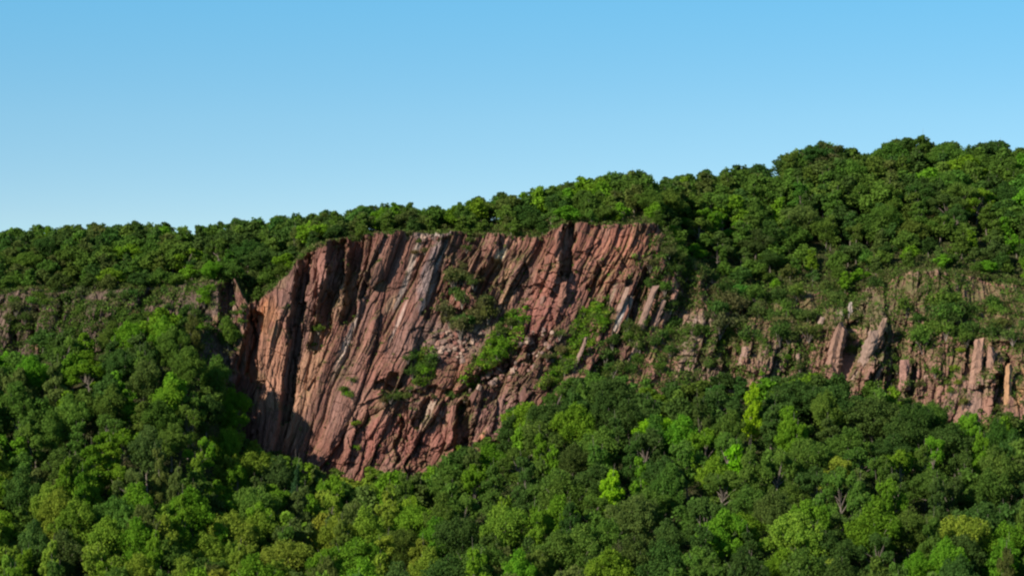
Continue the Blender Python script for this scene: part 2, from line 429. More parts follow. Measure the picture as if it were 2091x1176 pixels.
SCREE = sstep(np.minimum(np.minimum(U_ - 860, 1010 - U_), np.minimum(V_ - 640 + (U_ - 930) * .3, 760 - V_)), -10, 25)
c = cells(RX / 1.1, RZ / 0.9, 900)
D = D * (1 - 0.6 * SCREE) + SCREE * ((c[0] - .5) * 1.3 - 0.8 * c[5] * 0 + 0.3)
edge = np.clip(np.minimum((TT + 1.0) * 2.5, (4.0 - TT) * 1.6), 0, 1)
D = np.clip(D, -5.2, 4.0)
D_full = D
D = D * edge
# brink: jagged skyline
top = sstep(TT, 2.6, 3.0) * (1 - sstep(TT, 3.15, 3.6))
RZ2 = RZ + top * (1.1 * (cells(Sw / 2.6, Zw * 0, 777)[0] - 0.4) + 0.3 * (cells(Sw / 0.8, Zw * 0, 779)[0] - 0.5)) * (0.5 + 0.5 * mainw)
GY_ = RY - D * 0.93
GZ_ = RZ2 + D * 0.16
# ---- rock colour (mineral, iron stain, lichen, each with a shape of its own)
col = np.zeros(RX.shape + (3,))
def mixc(base, c, w):
    w = np.clip(w, 0, 1)[..., None]
    return base * (1 - w) + np.array(c) * w
col[:] = (.158, .072, .055)
f1 = fbm(S / 4, RZ / 12, 11); f2 = fbm(S / 1.2, RZ / 6, 13); f3 = fbm(RX / 9, RZ / 9, 15)
col = mixc(col, (.15, .085, .07), sstep(f1, -.1, .5) * .8)
col = mixc(col, (.225, .122, .09), sstep(f2, .15, .6) * .6)
col = mixc(col, (.115, .062, .053), sstep(-f2, .2, .6) * .6)
right = 1 - mainw
col = mixc(col, (.235, .128, .096), right * sstep(U_, 1000, 1300) * .85)
col = mixc(col, (.19, .125, .10), right * sstep(U_, 1000, 1300) * sstep(f1, 0, .5) * .8)
col = mixc(col, (.095, .068, .056), (1 - sstep(U_, 470, 495)) * .85)
SB = [ # stains: u, v, half width (across the joints), half height, colour, strength
    (545,640,22,45,(.62,.27,.11),.8),(552,760,40,110,(.50,.26,.15),.6),(625,780,34,130,(.50,.27,.15),.75),(590,900,60,60,(.42,.2,.12),.4),
    (700,730,12,60,(.60,.42,.32),.8),(712,690,5,60,(.72,.58,.50),.9),(828,570,6,70,(.50,.42,.36),.9),(812,660,5,60,(.55,.42,.36),.8),(842,520,8,40,(.42,.37,.31),.8),(795,620,9,26,(.62,.42,.25),.7),
    (885,540,22,80,(.22,.20,.21),.85),(903,510,7,60,(.46,.43,.42),.85),(874,600,6,50,(.48,.43,.42),.8),(868,480,40,10,(.42,.37,.33),.9),
    (1022,520,11,22,(.85,.72,.50),1.0),(1013,540,10,12,(.65,.28,.12),.8),(1032,560,6,45,(.68,.42,.22),.85),(1040,490,30,8,(.60,.32,.22),.7),(1035,610,14,28,(.56,.34,.17),.7),
    (1180,500,90,45,(.37,.135,.085),.7),(1290,500,60,45,(.40,.15,.095),.8),(1110,640,70,80,(.28,.095,.075),.6),(1240,560,50,40,(.40,.16,.10),.6),
    (870,860,16,24,(.62,.48,.36),.95),(900,845,8,12,(.5,.45,.4),.8),(860,700,70,60,(.20,.13,.11),.6),(940,690,70,50,(.23,.16,.13),.7),(930,780,36,50,(.42,.17,.11),.7),(830,890,130,60,(.31,.105,.085),.6),
    (1010,850,46,60,(.27,.135,.125),.7),(985,890,7,20,(.6,.25,.12),.8),(640,560,40,60,(.27,.125,.10),.6),(580,600,36,45,(.28,.14,.11),.6),(700,600,18,60,(.36,.22,.13),.8),
    (1268,650,7,40,(.68,.64,.60),.95),(1258,680,7,20,(.60,.42,.30),.8),(1250,610,8,40,(.42,.30,.25),.8),(1155,500,8,50,(.45,.30,.24),.6),
    (1785,715,14,26,(.72,.48,.32),.8),(1738,636,8,16,(.80,.74,.66),.95),(1790,650,30,50,(.46,.29,.2),.6),(1715,690,26,60,(.46,.24,.17),.6),(2015,740,32,50,(.56,.32,.21),.75),
    (2062,790,10,45,(.72,.40,.18),.95),(2055,680,24,14,(.52,.48,.42),.8),(1860,770,16,40,(.38,.2,.17),.6),(1410,680,40,40,(.34,.26,.21),.6),(1345,720,20,30,(.52,.30,.18),.6),
    (470,630,14,20,(.42,.30,.2),.5),(75,700,12,14,(.5,.25,.15),.7),(440,660,10,14,(.45,.25,.13),.6),(500,690,16,70,(.22,.15,.11),.7),(1115,560,30,50,(.38,.15,.10),.6)]
for (u, v, hw, hh, cc, st) in SB:
    x0, z0 = W(u, v, 5)
    s0 = lean(np.array([x0]), np.array([z0]))[0]
    a = (S - s0) / (hw * .1); b = (RZ - z0) / (hh * .1)
    r = np.sqrt(a * a + b * b) + 0.35 * f2 + 0.25 * fbm(RX / 1.5, RZ / 1.5, 71)
    col = mixc(col, tuple(.74 * q + .015 for q in cc), (1 - sstep(r, .5, 1.15)) * st * .62)
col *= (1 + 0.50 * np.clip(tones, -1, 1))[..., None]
nzs = np.gradient(GY_, axis=0) / (np.abs(np.gradient(GZ_, axis=0)) + 1e-3)
ledge = sstep(nzs, 1.0, 2.2)
moss = np.clip(ledge * .7 + sstep(fbm(RX / 3, RZ / 3, 81), .25, .55) * (.25 + .2 * right), 0, .9)
col = mixc(col, (.085, .095, .03), moss)
col = mixc(col, (.075, .09, .028), sstep(TT, 3.05, 3.25) * .9)
col = np.clip(col, .02, .9)
# ---- cut
cutsU = [395, 486, 1345, 1592, 1832]
cuts = [lean(np.array([W(u, 700, 5)[0]]), np.array([W(u, 700, 5)[1]]))[0] for u in cutsU]
R_, C_ = RY.shape
Fall = gridfaces(R_, C_)
Sc = S.ravel()[Fall].mean(1) + 0
band = np.digitize(Sc, cuts)
Vall = np.stack([RX.ravel(), GY_.ravel(), GZ_.ravel()], 1)
Call = col.reshape(-1, 3)
CR = [('rock_outcrop', 'low dark broken rock band below the trees, beyond the wooded slope', 'rock outcrop'),
      ('rock_outcrop', 'small dark crag with a black cleft, beside the red cliff', 'rock outcrop'),
      ('cliff', 'tall red-brown cliff of tilted rock columns, streaked grey, cream and orange', 'cliff'),
      ('rock_outcrop', 'low pinkish-grey rock ledges half hidden by shrubs next to the red cliff', 'rock outcrop'),
      ('rock_outcrop', 'tall leaning pink-brown rock pillars flanking a black cleft', 'rock outcrop'),
      ('rock_outcrop', 'pale pink crag with a bright orange-stained corner at its foot', 'rock outcrop')]
Sv = S.ravel(); tail = CR
for b, (nm, lab, cat) in enumerate(CR):
    f = Fall[band == b]
    if not len(f): continue
    used, inv = np.unique(f.ravel(), return_inverse=True)
    me = mesh_np(nm, Vall[used], inv.reshape(-1, 4), [M_ROCK], smooth=False, vcol=Call[used])
    add(nm, me, label=lab, category=cat)
ROCK = dict(x=cx, Y=GY_, Z=GZ_, T=TT, led=ledge)

# ------------------------------------------------------------------ foliage builders
def leafquads(cent, rad, n_per, size, r, squash=0.8, jit=0.6, tone=None, inner=0.15):
    k = len(cent); n = k * n_per
    d = r.normal(size=(n, 3)); d[:, 2] += 0.25; d /= np.linalg.norm(d, axis=1)[:, None]
    rr = np.repeat(rad, n_per) * (1 - inner * r.random(n) ** 1.0 * 2.2)
    rr *= 1 + 0.12 * r.normal(size=n)
    p = np.repeat(cent, n_per, 0) + d * rr[:, None] * np.array([1, 1, squash])
    nn = d + r.normal(size=(n, 3)) * jit; nn[:, 2] += 0.15; nn /= np.linalg.norm(nn, axis=1)[:, None]
    a = np.cross(nn, r.normal(size=(n, 3))); a /= np.linalg.norm(a, axis=1)[:, None]
    b = np.cross(nn, a)
    sz = size * (0.6 + 0.8 * r.random(n))[:, None]
    asp = (0.55 + 0.35 * r.random(n))[:, None]
    V = np.stack([p - a * sz * .55, p - b * sz * .5 * asp + a * sz * .1, p + a * sz * .55, p + b * sz * .5 * asp - a * sz * .05], 1).reshape(-1, 3)
    F = np.arange(4 * n).reshape(-1, 4)
    t0 = np.repeat(r.random(k) if tone is None else tone, n_per)
    t = np.clip(t0 * .55 + r.random(n) * .45, 0, 1)
    return V, F, t
def tube(P, R, sides=6):
    P = np.array(P, float); V = []; F = []
    for i, (p, rr) in enumerate(zip(P, R)):
        d = P[min(i + 1, len(P) - 1)] - P[max(i - 1, 0)]; d /= np.linalg.norm(d) + 1e-9
        a = np.cross(d, [0.3, 1, 0.1]); a /= np.linalg.norm(a) + 1e-9; b = np.cross(d, a)
        for s in range(sides):
            an = 2 * math.pi * s / sides
            V.append(p + (a * math.cos(an) + b * math.sin(an)) * rr)
    for i in range(len(P) - 1):
        for s in range(sides):
            q = (s + 1) % sides
            F.append((i * sides + s, i * sides + q, (i + 1) * sides + q, (i + 1) * sides + s))
    return np.array(V), np.array(F)
def join(parts):
    Vs, Fs, o = [], [], 0
    for V, F in parts: Vs.append(V); Fs.append(F + o); o += len(V)
    return np.concatenate(Vs), np.concatenate(Fs)

def crown_pts(kind, r):
    """unit crown: height 1 (z 0..1), half width about .42"""
    if kind == 'round':
        nb = 7; cc = []
        for i in range(nb):
            a = 2 * math.pi * i / nb + r.random() * .8; q = 0.12 + 0.16 * r.random()
            cc.append((math.cos(a) * q, math.sin(a) * q, 0.36 + 0.32 * r.random(), 0.18 + 0.07 * r.random()))
        cc.append((r.normal() * .04, r.normal() * .04, 0.79, 0.18)); cc.append((r.normal() * .08, r.normal() * .08, 0.64, 0.22)); cc.append((0, 0, 0.42, 0.24)); cc.append((r.normal() * .1, -.1, 0.3, 0.2))
    elif kind == 'tall':
        cc = []
        for i in range(9):
            z = 0.22 + 0.70 * i / 8; a = i * 2.4 + r.random(); q = 0.13 * (1.25 - z) + .02
            cc.append((math.cos(a) * q, math.sin(a) * q, z - 0.02, 0.16 * (1.35 - z * .8)))
    elif kind == 'wide':
        cc = []
        for i in range(9):
            a = 2 * math.pi * i / 9 + r.random() * .6; q = 0.18 + 0.20 * r.random()
            cc.append((math.cos(a) * q, math.sin(a) * q, 0.38 + 0.32 * r.random(), 0.16 + 0.07 * r.random()))
        cc += [(0, 0, 0.76, 0.2), (.1, -.06, .64, .2), (-.12, .05, .7, .18), (0, -.05, .42, .25), (.12, -.1, .3, .18), (-.14, -.08, .32, .18)]
    elif kind == 'ragged':
        cc = []
        for i in range(10):
            a = r.random() * 6.28; q = 0.08 + 0.30 * r.random()
            cc.append((math.cos(a) * q, math.sin(a) * q, 0.24 + 0.64 * r.random() * (1 - q), 0.10 + 0.07 * r.random()))
    elif kind == 'cone':
        cc = [(r.normal() * .02, r.normal() * .02, 0.2 + 0.74 * i / 7, 0.20 * (1.08 - i / 7) + .03) for i in range(8)]
    return np.array(cc)
def make_crown(kind, seed, puffs=9, n_per=96, size=0.028):
    r = np.random.default_rng(seed)
    cc = crown_pts(kind, r); cent, rad, tone = [], [], []
    for (x, y, z, q) in cc:
        base_t = r.random()
        for k in range(puffs):
            d = r.normal(size=3); d[2] = abs(d[2]) * .9 + d[2] * .35; d /= np.linalg.norm(d)
            pr = q * (0.30 + 0.22 * r.random())
            cent.append(np.array([x, y, z]) + d * (q - pr * .55) * (1 + .12 * r.normal()) * np.array([1, 1, .9])); rad.append(pr); tone.append(np.clip(base_t * .5 + r.random() * .5, 0, 1))
    cent, rad = np.array(cent), np.array(rad)
    V, F, t = leafquads(cent, rad, n_per, size, r, 0.85, 0.55, np.array(tone))
    # loose leaves inside and around
    V2, F2, t2 = leafquads(cc[:, :3], cc[:, 3], 170, size * 1.15, r, 0.9, 0.9, None, 0.35)
    V3 = np.concatenate([V, V2]); F3 = np.concatenate([F, F2 + len(V)]); t3 = np.concatenate([t, t2])
    return V3, F3, t3, cc
def make_trunk(cc, seed, fine=False):
    r = np.random.default_rng(seed + 999)
    top = cc[np.argmax(cc[:, 2])][:3]
    mid = np.array([r.normal() * .015, r.normal() * .015, 0.30])
    parts = [tube([(0, 0, -0.12), (0, 0, 0.02), mid, mid * .5 + top * .5, top], [.026, .020, .015, .009, .003])]
    for (x, y, z, q) in cc:
        st = mid * (1 - .5 * r.random()) + (top - mid) * 0.25 * r.random(); st = np.array([st[0] * .6, st[1] * .6, max(.2, min(z - .12, st[2] + .1 * r.random()))])
        e = np.array([x, y, z])
        parts.append(tube([st, st * .5 + e * .5 + np.array([0, 0, .02]), e, e + (e - st) * .35], [.010, .007, .004, .0015], 5))
        if fine:
            for k in range(14):
                d = r.normal(size=3); d[2] = abs(d[2]) + .3; d /= np.linalg.norm(d)
                s0 = st * .4 + e * .6 + r.normal(size=3) * .01
                parts.append(tube([s0, s0 + d * q * .7, s0 + d * q * 1.2 + r.normal(size=3) * .03], [.004, .0028, .001], 4))
    return join(parts)
KINDS = ['round', 'round', 'round', 'wide', 'wide', 'wide', 'tall', 'tall', 'ragged', 'ragged', 'cone']
CROWNS, TRUNKS = [], []
for i, kd in enumerate(KINDS):
    V, F, t, cc = make_crown(kd, 40 + i)
    CROWNS.append(mesh_np('crown', V, F, [M_LEAF], fattr=t))
    tv, tf = make_trunk(cc, 40 + i)
    TRUNKS.append(mesh_np('trunk', tv, tf, [M_BARK], smooth=True))
# a thin-leaved tree showing its limbs
V, F, t, cc = make_crown('ragged', 91, 5, 24, .024)
CROWNS.append(mesh_np('crown', V, F, [M_LEAF], fattr=t))
tv, tf = make_trunk(cc, 91, True)
TRUNKS.append(mesh_np('trunk', tv, tf, [M_BARK], smooth=True)); KINDS.append('bare')
LOW = []
for i, kd in enumerate(['round', 'wide', 'ragged', 'tall']):
    V, F, t, cc = make_crown(kd, 140 + i, 7, 22, 0.058)
    tv, tf = make_trunk(cc, 140 + i)
    LOW.append((V, F, t, tv, tf))
SHRUB = []
for i in range(8):
    r = np.random.default_rng(300 + i)
    n = 9 + i % 3 * 3
    a = r.random(n) * 6.28; q = r.random(n) ** .6 * .42
    cent = np.stack([np.cos(a) * q, np.sin(a) * q, 0.30 + 0.42 * r.random(n) * (1 - q)], 1); rad = 0.13 + .12 * r.random(n)
    V, F, t = leafquads(cent, rad, 46, 0.085, r, .9, .6)
    V2, F2, t2 = leafquads(cent, rad * 1.25, 14, 0.075, r, 1., .9)
    stems = join([tube([(0, 0, -.15), (c[0] * .4, c[1] * .4, .15), c], [.02, .014, .005], 4) for c in cent[:6]])
    LV = np.concatenate([V, V2]); LF = np.concatenate([F, F2 + len(V)]); LT = np.concatenate([t, t2])
    SHRUB.append((mesh_np('foliage', LV, LF, [M_LEAF], fattr=LT), mesh_np('stem', stems[0], stems[1], [M_BARK])))

# ------------------------------------------------------------------ colours (leaf reflectance)
GREEN = {'dark green': (.062, .120, .025), 'mid green': (.095, .172, .027), 'bright green': (.125, .255, .019), 'lime green': (.20, .41, .015),
         'yellow-green': (.185, .270, .030), 'olive green': (.100, .145, .034), 'brownish olive': (.112, .122, .044), 'blue-green': (.042, .100, .034)}
def jitcol(c, r):
    k = 1 + .10 * r.normal(); a = np.array(GREEN[c]) * k
    a[0] *= 1 + .08 * r.normal(); a[1] *= 1 + .05 * r.normal()
    return np.clip(a, .01, .45)

SKY_U = [0,100,200,300,400,450,520,600,680,740,800,860,900,950,1050,1100,1200,1250,1290,1340,1400,1500,1590,1620,1660,1700,1735,1760,1790,1820,1870,1910,1950,2000,2050,2091]
SKY_V = [459,457,451,449,458,448,437,434,426,414,410,411,420,402,383,378,357,348,342,358,350,338,322,303,285,284,292,308,300,282,271,276,289,286,284,300]
LOW_U = [0,60,100,190,240,300,360,400,440,478,488,490,505,560,600,640,700,780,850,900,1000,1060,1120,1150,1200,1300,1400,1480,1550,1650,1750,1850,1950,2091]
LOW_V = [715,712,672,672,645,632,615,645,640,630,690,925,918,918,925,945,958,948,958,925,890,812,800,775,752,778,785,770,762,760,765,800,838,838]
TREES = []   # dict(x,y,z,h,w,mesh,color name,rgb,bright)
def zoneof(u, v, Y, X):
    if Y > ly(L_CREST, np.clip(X, XMIN, XMAX)):
        return 'top'
    return 'low'
def addtree(x, y, h, w, kind, cname, zone, r, lm=None):
    z = float(ground(x, y)[0]) - .2
    cand = [i for i, k in enumerate(KINDS) if k == kind]
    TREES.append(dict(x=x, y=y, z=z, h=h, w=w, mi=random.choice(cand), cn=cname, rgb=jitcol(cname, r), zone=zone, rot=r.random() * 6.28, lm=lm))
rr = np.random.default_rng(21)
# landmark trees, found along the sight line: (u, v of the top, height, width, shape, colour)
LM = [(1530,778,13,7,'tall','lime green','top-heavy lime green tree rising against the rock ledges'),
      (1352,842,10,9,'wide','lime green','lime green spreading tree among dark ones'),
      (1440,860,11,8,'ragged','bright green',None), (1500,905,11,8.5,'ragged','lime green',None), (1455,925,10,7,'round','bright green',None),
      (1245,958,12,9,'tall','lime green',None), (1110,880,11,5.5,'tall','bright green',None), (1130,905,9,5,'round','bright green',None),
      (1160,960,12,10,'round','mid green',None),(1310,930,11,7,'tall','bright green',None),
      (1700,915,11,9,'ragged','yellow-green',None), (1790,1015,13,10,'round','bright green',None), (1740,955,9,8,'wide','olive green',None),
      (1620,1035,12,10,'wide','yellow-green',None), (2010,880,12,7,'tall','bright green',None), (1890,905,11,7,'tall','mid green',None), (1960,1040,12,10,'wide','yellow-green',None),
      (2060,1060,11,8,'round','bright green',None), (1425,1055,10,5,'ragged','bright green',None), (1590,1110,9,6,'round','bright green',None), (1870,1120,9,6,'round','bright green',None), (1300,1000,12,9,'wide','olive green',None),
      (1720,1130,10,9,'wide','yellow-green',None),
      (410,920,12,6,'tall','yellow-green',None), (465,925,12,8,'round','yellow-green',None), (510,912,13,9,'round','yellow-green',None), (560,925,12,8,'round','olive green',None),
      (330,912,12,6,'tall','olive green',None), (350,950,11,6,'tall','olive green',None), (265,940,11,7,'ragged','olive green',None), (603,945,9,5,'cone','blue-green',None),
      (650,955,9,7,'ragged','olive green',None), (170,960,12,6,'tall','bright green',None), (125,930,13,6,'tall','bright green',None), (150,1010,12,8,'round','yellow-green',None),
      (300,1020,12,8,'round','olive green',None), (370,1005,14,8,'tall','bright green',None), (395,985,13,8,'round','bright green',None), (530,1035,11,8,'round','yellow-green',None), (100,1100,12,7,'tall','yellow-green',None),
      (200,1090,11,8,'ragged','yellow-green',None), (310,1080,12,6,'tall','bright green',None), (350,1090,10,8,'round','mid green',None), (450,1065,11,6,'round','bright green',None), (480,1100,10,6,'tall','yellow-green',None),
      (630,1000,8,5,'tall','bright green',None), (780,955,10,7,'ragged','yellow-green',None), (800,985,10,7,'round','yellow-green',None), (750,1040,10,6,'round','olive green',None),
      (850,1020,11,9,'wide','bright green',None), (900,1050,11,8,'round','bright green',None), (1030,1030,10,7,'round','bright green',None), (720,1090,12,10,'wide','bright green',None), (590,1090,11,9,'wide','yellow-green',None),
      (980,1105,11,10,'wide','mid green',None), (1130,1075,11,9,'round','mid green',None), (910,925,11,7,'round','mid green',None), (1000,900,9,8,'round','bright green',None), (1075,815,9,10,'round','bright green',None),
      (1060,870,9,6,'ragged','bright green',None), (1265,1090,9,5,'bare','brownish olive','half bare grey-twigged tree between full green crowns'),
      (1250,760,11,11,'wide','dark green',None), (1190,760,10,8,'round','dark green',None), (1330,815,10,9,'round','dark green',None), (1640,768,11,12,'wide','dark green',None), (1700,780,11,12,'wide','dark green',None),
      (1780,800,11,11,'wide','dark green',None), (1850,840,11,10,'round','dark green',None), (1580,800,10,9,'round','dark green',None), (1950,860,10,10,'round','dark green',None),
      (130,905,12,9,'round','mid green',None), (300,860,12,9,'round','olive green',None), (60,720,11,9,'round','bright green',None), (330,640,10,8,'round','bright green',None), (380,700,11,9,'round','mid green',None), (340,770,11,8,'round','bright green',None),
      (110,830,11,7,'round','mid green',None), (220,780,11,8,'round','mid green',None), (440,720,11,8,'round','mid green',None), (225,650,9,7,'round','mid green',None),(420,800,10,8,'round','dark green',None),
      (465,640,8,6,'round','mid green',None),(500,560,5,6,'round','dark green',None),(430,530,5,6,'round','bright green',None),(520,510,5,5,'ragged','yellow-green',None)]
for (u, v, h, w, kd, cn, lab) in LM:
    if u < 490 and v < 900: w *= .8
    Ys = np.arange(-94, 60, .5)
    Xs, Zs = W(u, v, Ys)
    g = ground(Xs, Ys) + h
    idx = np.where((g[:-1] < Zs[:-1]) & (g[1:] >= Zs[1:]))[0]
    if g[0] >= Zs[0]: y = -94.0
    elif len(idx): y = float(Ys[idx[0]])
    else: continue
    x = float(W(u, v, y)[0])
    yf = float(ly(L_FOOT, x))
    if 486 < u < 1330 and y > yf - 2.5:
        y = yf - 2.5; x = float(W(u, v, y)[0])
    if u < 640 and v > 900:
        y = min(y, -27.0 - (v - 905) * .12); x = float(W(u, v, y)[0])
    ztop = float(W(u, v, y)[1]); h2_ = ztop - float(ground(x, y)[0]) + .2
    if h2_ < 3: continue
    addtree(x, y, min(h2_, h * 1.4), w, kd, cn, 'low', rr, lab)
def far_enough(x, y, d):
    for t in TREES:
        if (t['x'] - x) ** 2 + ((t['y'] - y) * 1.0) ** 2 < d * d: return False
    return True
# lower woods
CN_LL = ['mid green'] * 5 + ['dark green'] * 2 + ['bright green'] * 4 + ['olive green'] * 2 + ['yellow-green'] * 3
CN_L = ['mid green'] * 5 + ['dark green'] * 3 + ['bright green'] * 4 + ['olive green']
CN_R = ['mid green'] * 6 + ['dark green'] * 6 + ['olive green'] * 1 + ['bright green'] * 3
CN_T = ['mid green'] * 8 + ['dark green'] * 4 + ['olive green'] * 2 + ['bright green'] * 2
KD = ['round'] * 4 + ['wide'] * 1 + ['tall'] * 3 + ['ragged'] * 4
cells_xy = [(x, y) for x in np.arange(-138, 139, 5.5) for y in np.arange(-112, 8, 5.7)]
cells_xy += [(x, y) for x in np.arange(-116, -48, 5.6) for y in np.arange(-100, 4, 5.6)]
rr.shuffle(cells_xy)
for (x, y) in cells_xy:
    x += rr.normal() * 1.7; y += rr.normal() * 1.7
    xc = float(np.clip(x, XMIN, XMAX)); yf = float(ly(L_FOOT, xc))
    if y > yf - 1.6 or not far_enough(x, y, 4.3 if x > -46 else 3.5): continue
    u0, _ = PX(x, y, 0)
    h = 9.0 + 4.6 * rr.random()
    if -92 < x < -58 and -62 < y < -14: h *= .85
    zg = float(ground(x, y)[0])
    vt = PX(x, y, zg + h)[1]; lim = float(np.interp(u0, LOW_U, LOW_V)) + rr.normal() * 8
    if vt < lim:
        h = float(W(u0, lim, y)[1]) - zg
        if h < 3.0: continue
    vm = PX(x, y, zg + h * .7)[1]
    pool = CN_R if u0 > 1130 else (CN_LL if vm > 930 else CN_L)
    if 270 < u0 < 820 and vm > 925: pool = ['yellow-green'] * 5 + ['bright green'] * 3 + ['olive green'] * 2 + ['mid green'] * 2
    cn = pool[rr.integers(len(pool))]
    addtree(x, y, h, (.88 if u0 < 490 and vm < 900 else 1.0) * (6.2 + 3.4 * rr.random()) * min(1, h / 8 + .1), KD[rr.integers(len(KD))], cn, 'low', rr)
# upper woods
for (x, y) in [(x, y) for x in np.arange(-136, 137, 5.2) for y in np.arange(4, 150, 5.2)]:
    x += rr.normal() * 1.3; y += rr.normal() * 1.3
    xc = float(np.clip(x, XMIN, XMAX)); yc, yr = float(ly(L_CREST, xc)), float(ly(L_RIDGE, xc))
    if y < yc + (2.0 if x > -56 else .4) or y > yr + 16: continue
    f = (y - yc) / (yr - yc)
    u0, _ = PX(x, y, 0)
    big = 1.12 if u0 > 1250 else .88
    h = (3.0 + 1.6 * rr.random() + 5.2 * sstep(np.array([f]), .05, .6)[0] * big)
    if 560 < u0 < 1345 : h = min(h, 2.6 + 0.22 * (y - yc) + rr.random())
    zg = float(ground(x, y)[0])
    lim = float(np.interp(u0, SKY_U, SKY_V)) - 2 + abs(rr.normal()) * 8
    vt = PX(x, y, zg + h)[1]
    if vt < lim: h = float(W(u0, lim, y)[1]) - zg
    elif f > .85 and vt > lim + 6 : h = min(float(W(u0, lim, y)[1]) - zg, 12)
    if h < 1.6: continue
    if f > 1.02 and rr.random() < .3: continue
    w = h * (.78 + .32 * rr.random()) * (1 if h > 5 else 1.15)
    cn = CN_T[rr.integers(len(CN_T))]
    if f > .93: cn = rr.choice(['dark green', 'mid green', 'dark green'])
    if u0 > 1300 and f > .5 and cn == 'brownish olive': cn = 'olive green'
    addtree(x, y, h, min(w, 9.5), ['round', 'wide', 'tall', 'ragged'][rr.integers(4)], str(cn), 'top', rr)
TREES.append(dict(x=W(1690, 285, 96)[0] + 0, y=96.0, z=float(ground(W(1690, 285, 96)[0], 96.0)[0]), h=float(W(1690, 286, 96)[1]) - float(ground(W(1690, 285, 96)[0], 96.0)[0]), w=13,
                  mi=KINDS.index('bare'), cn='brownish olive', rgb=np.array(GREEN['brownish olive']), zone='top', rot=1.0, lm='thin brownish tree with pale limbs on the hilltop dome'))

# visible share of every tree, front to back on a coarse grid
order = sorted(range(len(TREES)), key=lambda i: TREES[i]['y'])
gw, gh = 700, 394; sc_ = gw / 2091.0
occ = np.zeros((gh, gw), bool)
gxx, gyy = np.meshgrid(np.arange(gw), np.arange(gh))
vis = np.zeros(len(TREES), int)
for i in order:
    t = TREES[i]
    u, v = PX(t['x'], t['y'], t['z'] + t['h'] * .62)
    k = FPX / (t['y'] + DCAM)
    a, b = t['w'] * .46 * k * sc_, t['h'] * .38 * k * sc_
    u *= sc_; v *= sc_
    x0, x1, y0, y1 = int(max(0, u - a)), int(min(gw, u + a + 1)), int(max(0, v - b)), int(min(gh, v + b + 1))
    if x1 <= x0 or y1 <= y0: continue
    m = ((gxx[y0:y1, x0:x1] - u) / a) ** 2 + ((gyy[y0:y1, x0:x1] - v) / b) ** 2 < 1
    sub = occ[y0:y1, x0:x1]
    vis[i] = int((m & ~sub).sum()); sub |= m
ranked = sorted(range(len(TREES)), key=lambda i: -vis[i])
chosen = set([i for i in ranked[:297]])
for i, t in enumerate(TREES):
    if t['lm'] and i not in chosen: chosen.add(i)

# ---- individual trees
def ordinal(n):
    W_ = ['first','second','third','fourth','fifth','sixth','seventh','eighth','ninth','tenth','eleventh','twelfth','thirteenth','fourteenth','fifteenth','sixteenth','seventeenth','eighteenth','nineteenth','twentieth']
    return W_[n] if n < 20 else str(n + 1) + 'th'
def place_phrase(u, v, t):
    sky = np.interp(u, SKY_U, SKY_V)
    if t['zone'] == 'top':
        if v < sky + 45:
            z = 'on the skyline'
        else:
            z = 'on the upper slope'
        w = ('above the dark rock band' if u < 480 else 'above the red cliff' if u < 900 else 'above the cliff\'s highest brink' if u < 1330 else 'above the pinkish ledges' if u < 1680 else 'by the hilltop dome')
        return z + ' ' + w
    if u < 490:
        if v < 800: return 'high on the slope under the dark rock band'
        if v < 930: return 'on the slope beside the cliff\'s shadowed edge'
        return 'in the low woods, bottom corner' if v > 1050 else 'in the low woods under the slope'
    if u < 700: return 'at the foot of the orange-stained face' if v < 1060 else 'in the lowest row beneath the orange-stained face'
    if u < 1080: return 'at the foot of the blocky red base' if v < 1040 else 'in the lowest row beneath the blocky base'
    if u < 1450: return 'where the cliff sinks into woods' if v < 930 else ('in mid-wood beside the cliff foot' if v < 1060 else 'in the lowest row beside the cliff foot')
    if v < 880: return 'just under the pink rock ledges'
    if v < 980: return 'in the dark woods below the ledges'
    if v < 1070: return 'deep in the woods below the leaning pillars'
    return 'in the lowest row below the leaning pillars'
info = {}
for i in chosen:
    t = TREES[i]; u, v = PX(t['x'], t['y'], t['z'] + t['h'] * .65)
    if t['h'] > 10.5: sz = 'tall'
    elif t['w'] > 9: sz = 'broad'
    elif t['h'] > 7: sz = 'mid-sized'
    elif t['h'] > 4.5: sz = 'small'
    else: sz = 'stunted'
    key = (sz, t['cn'], place_phrase(float(u), float(v), t))
    info.setdefault(key, []).append((float(u), float(v), i))
LABEL = {}
for (sz, cn, pl), L in info.items():
    L.sort()
    for n, (u, v, i) in enumerate(L):
        base = f'{sz} {cn} tree {pl}'
        if len(L) > 1:
            base += (f', {ordinal(n)} from left' if n < (len(L) + 1) // 2 else f', {ordinal(len(L) - 1 - n)} from right')
            base = base.replace('first from left', 'leftmost').replace('first from right', 'rightmost')
        LABEL[i] = base if not TREES[i]['lm'] else TREES[i]['lm']
forest_V, forest_F, forest_C, fo = [], [], [], 0
trunk_V, trunk_F, to = [], [], 0
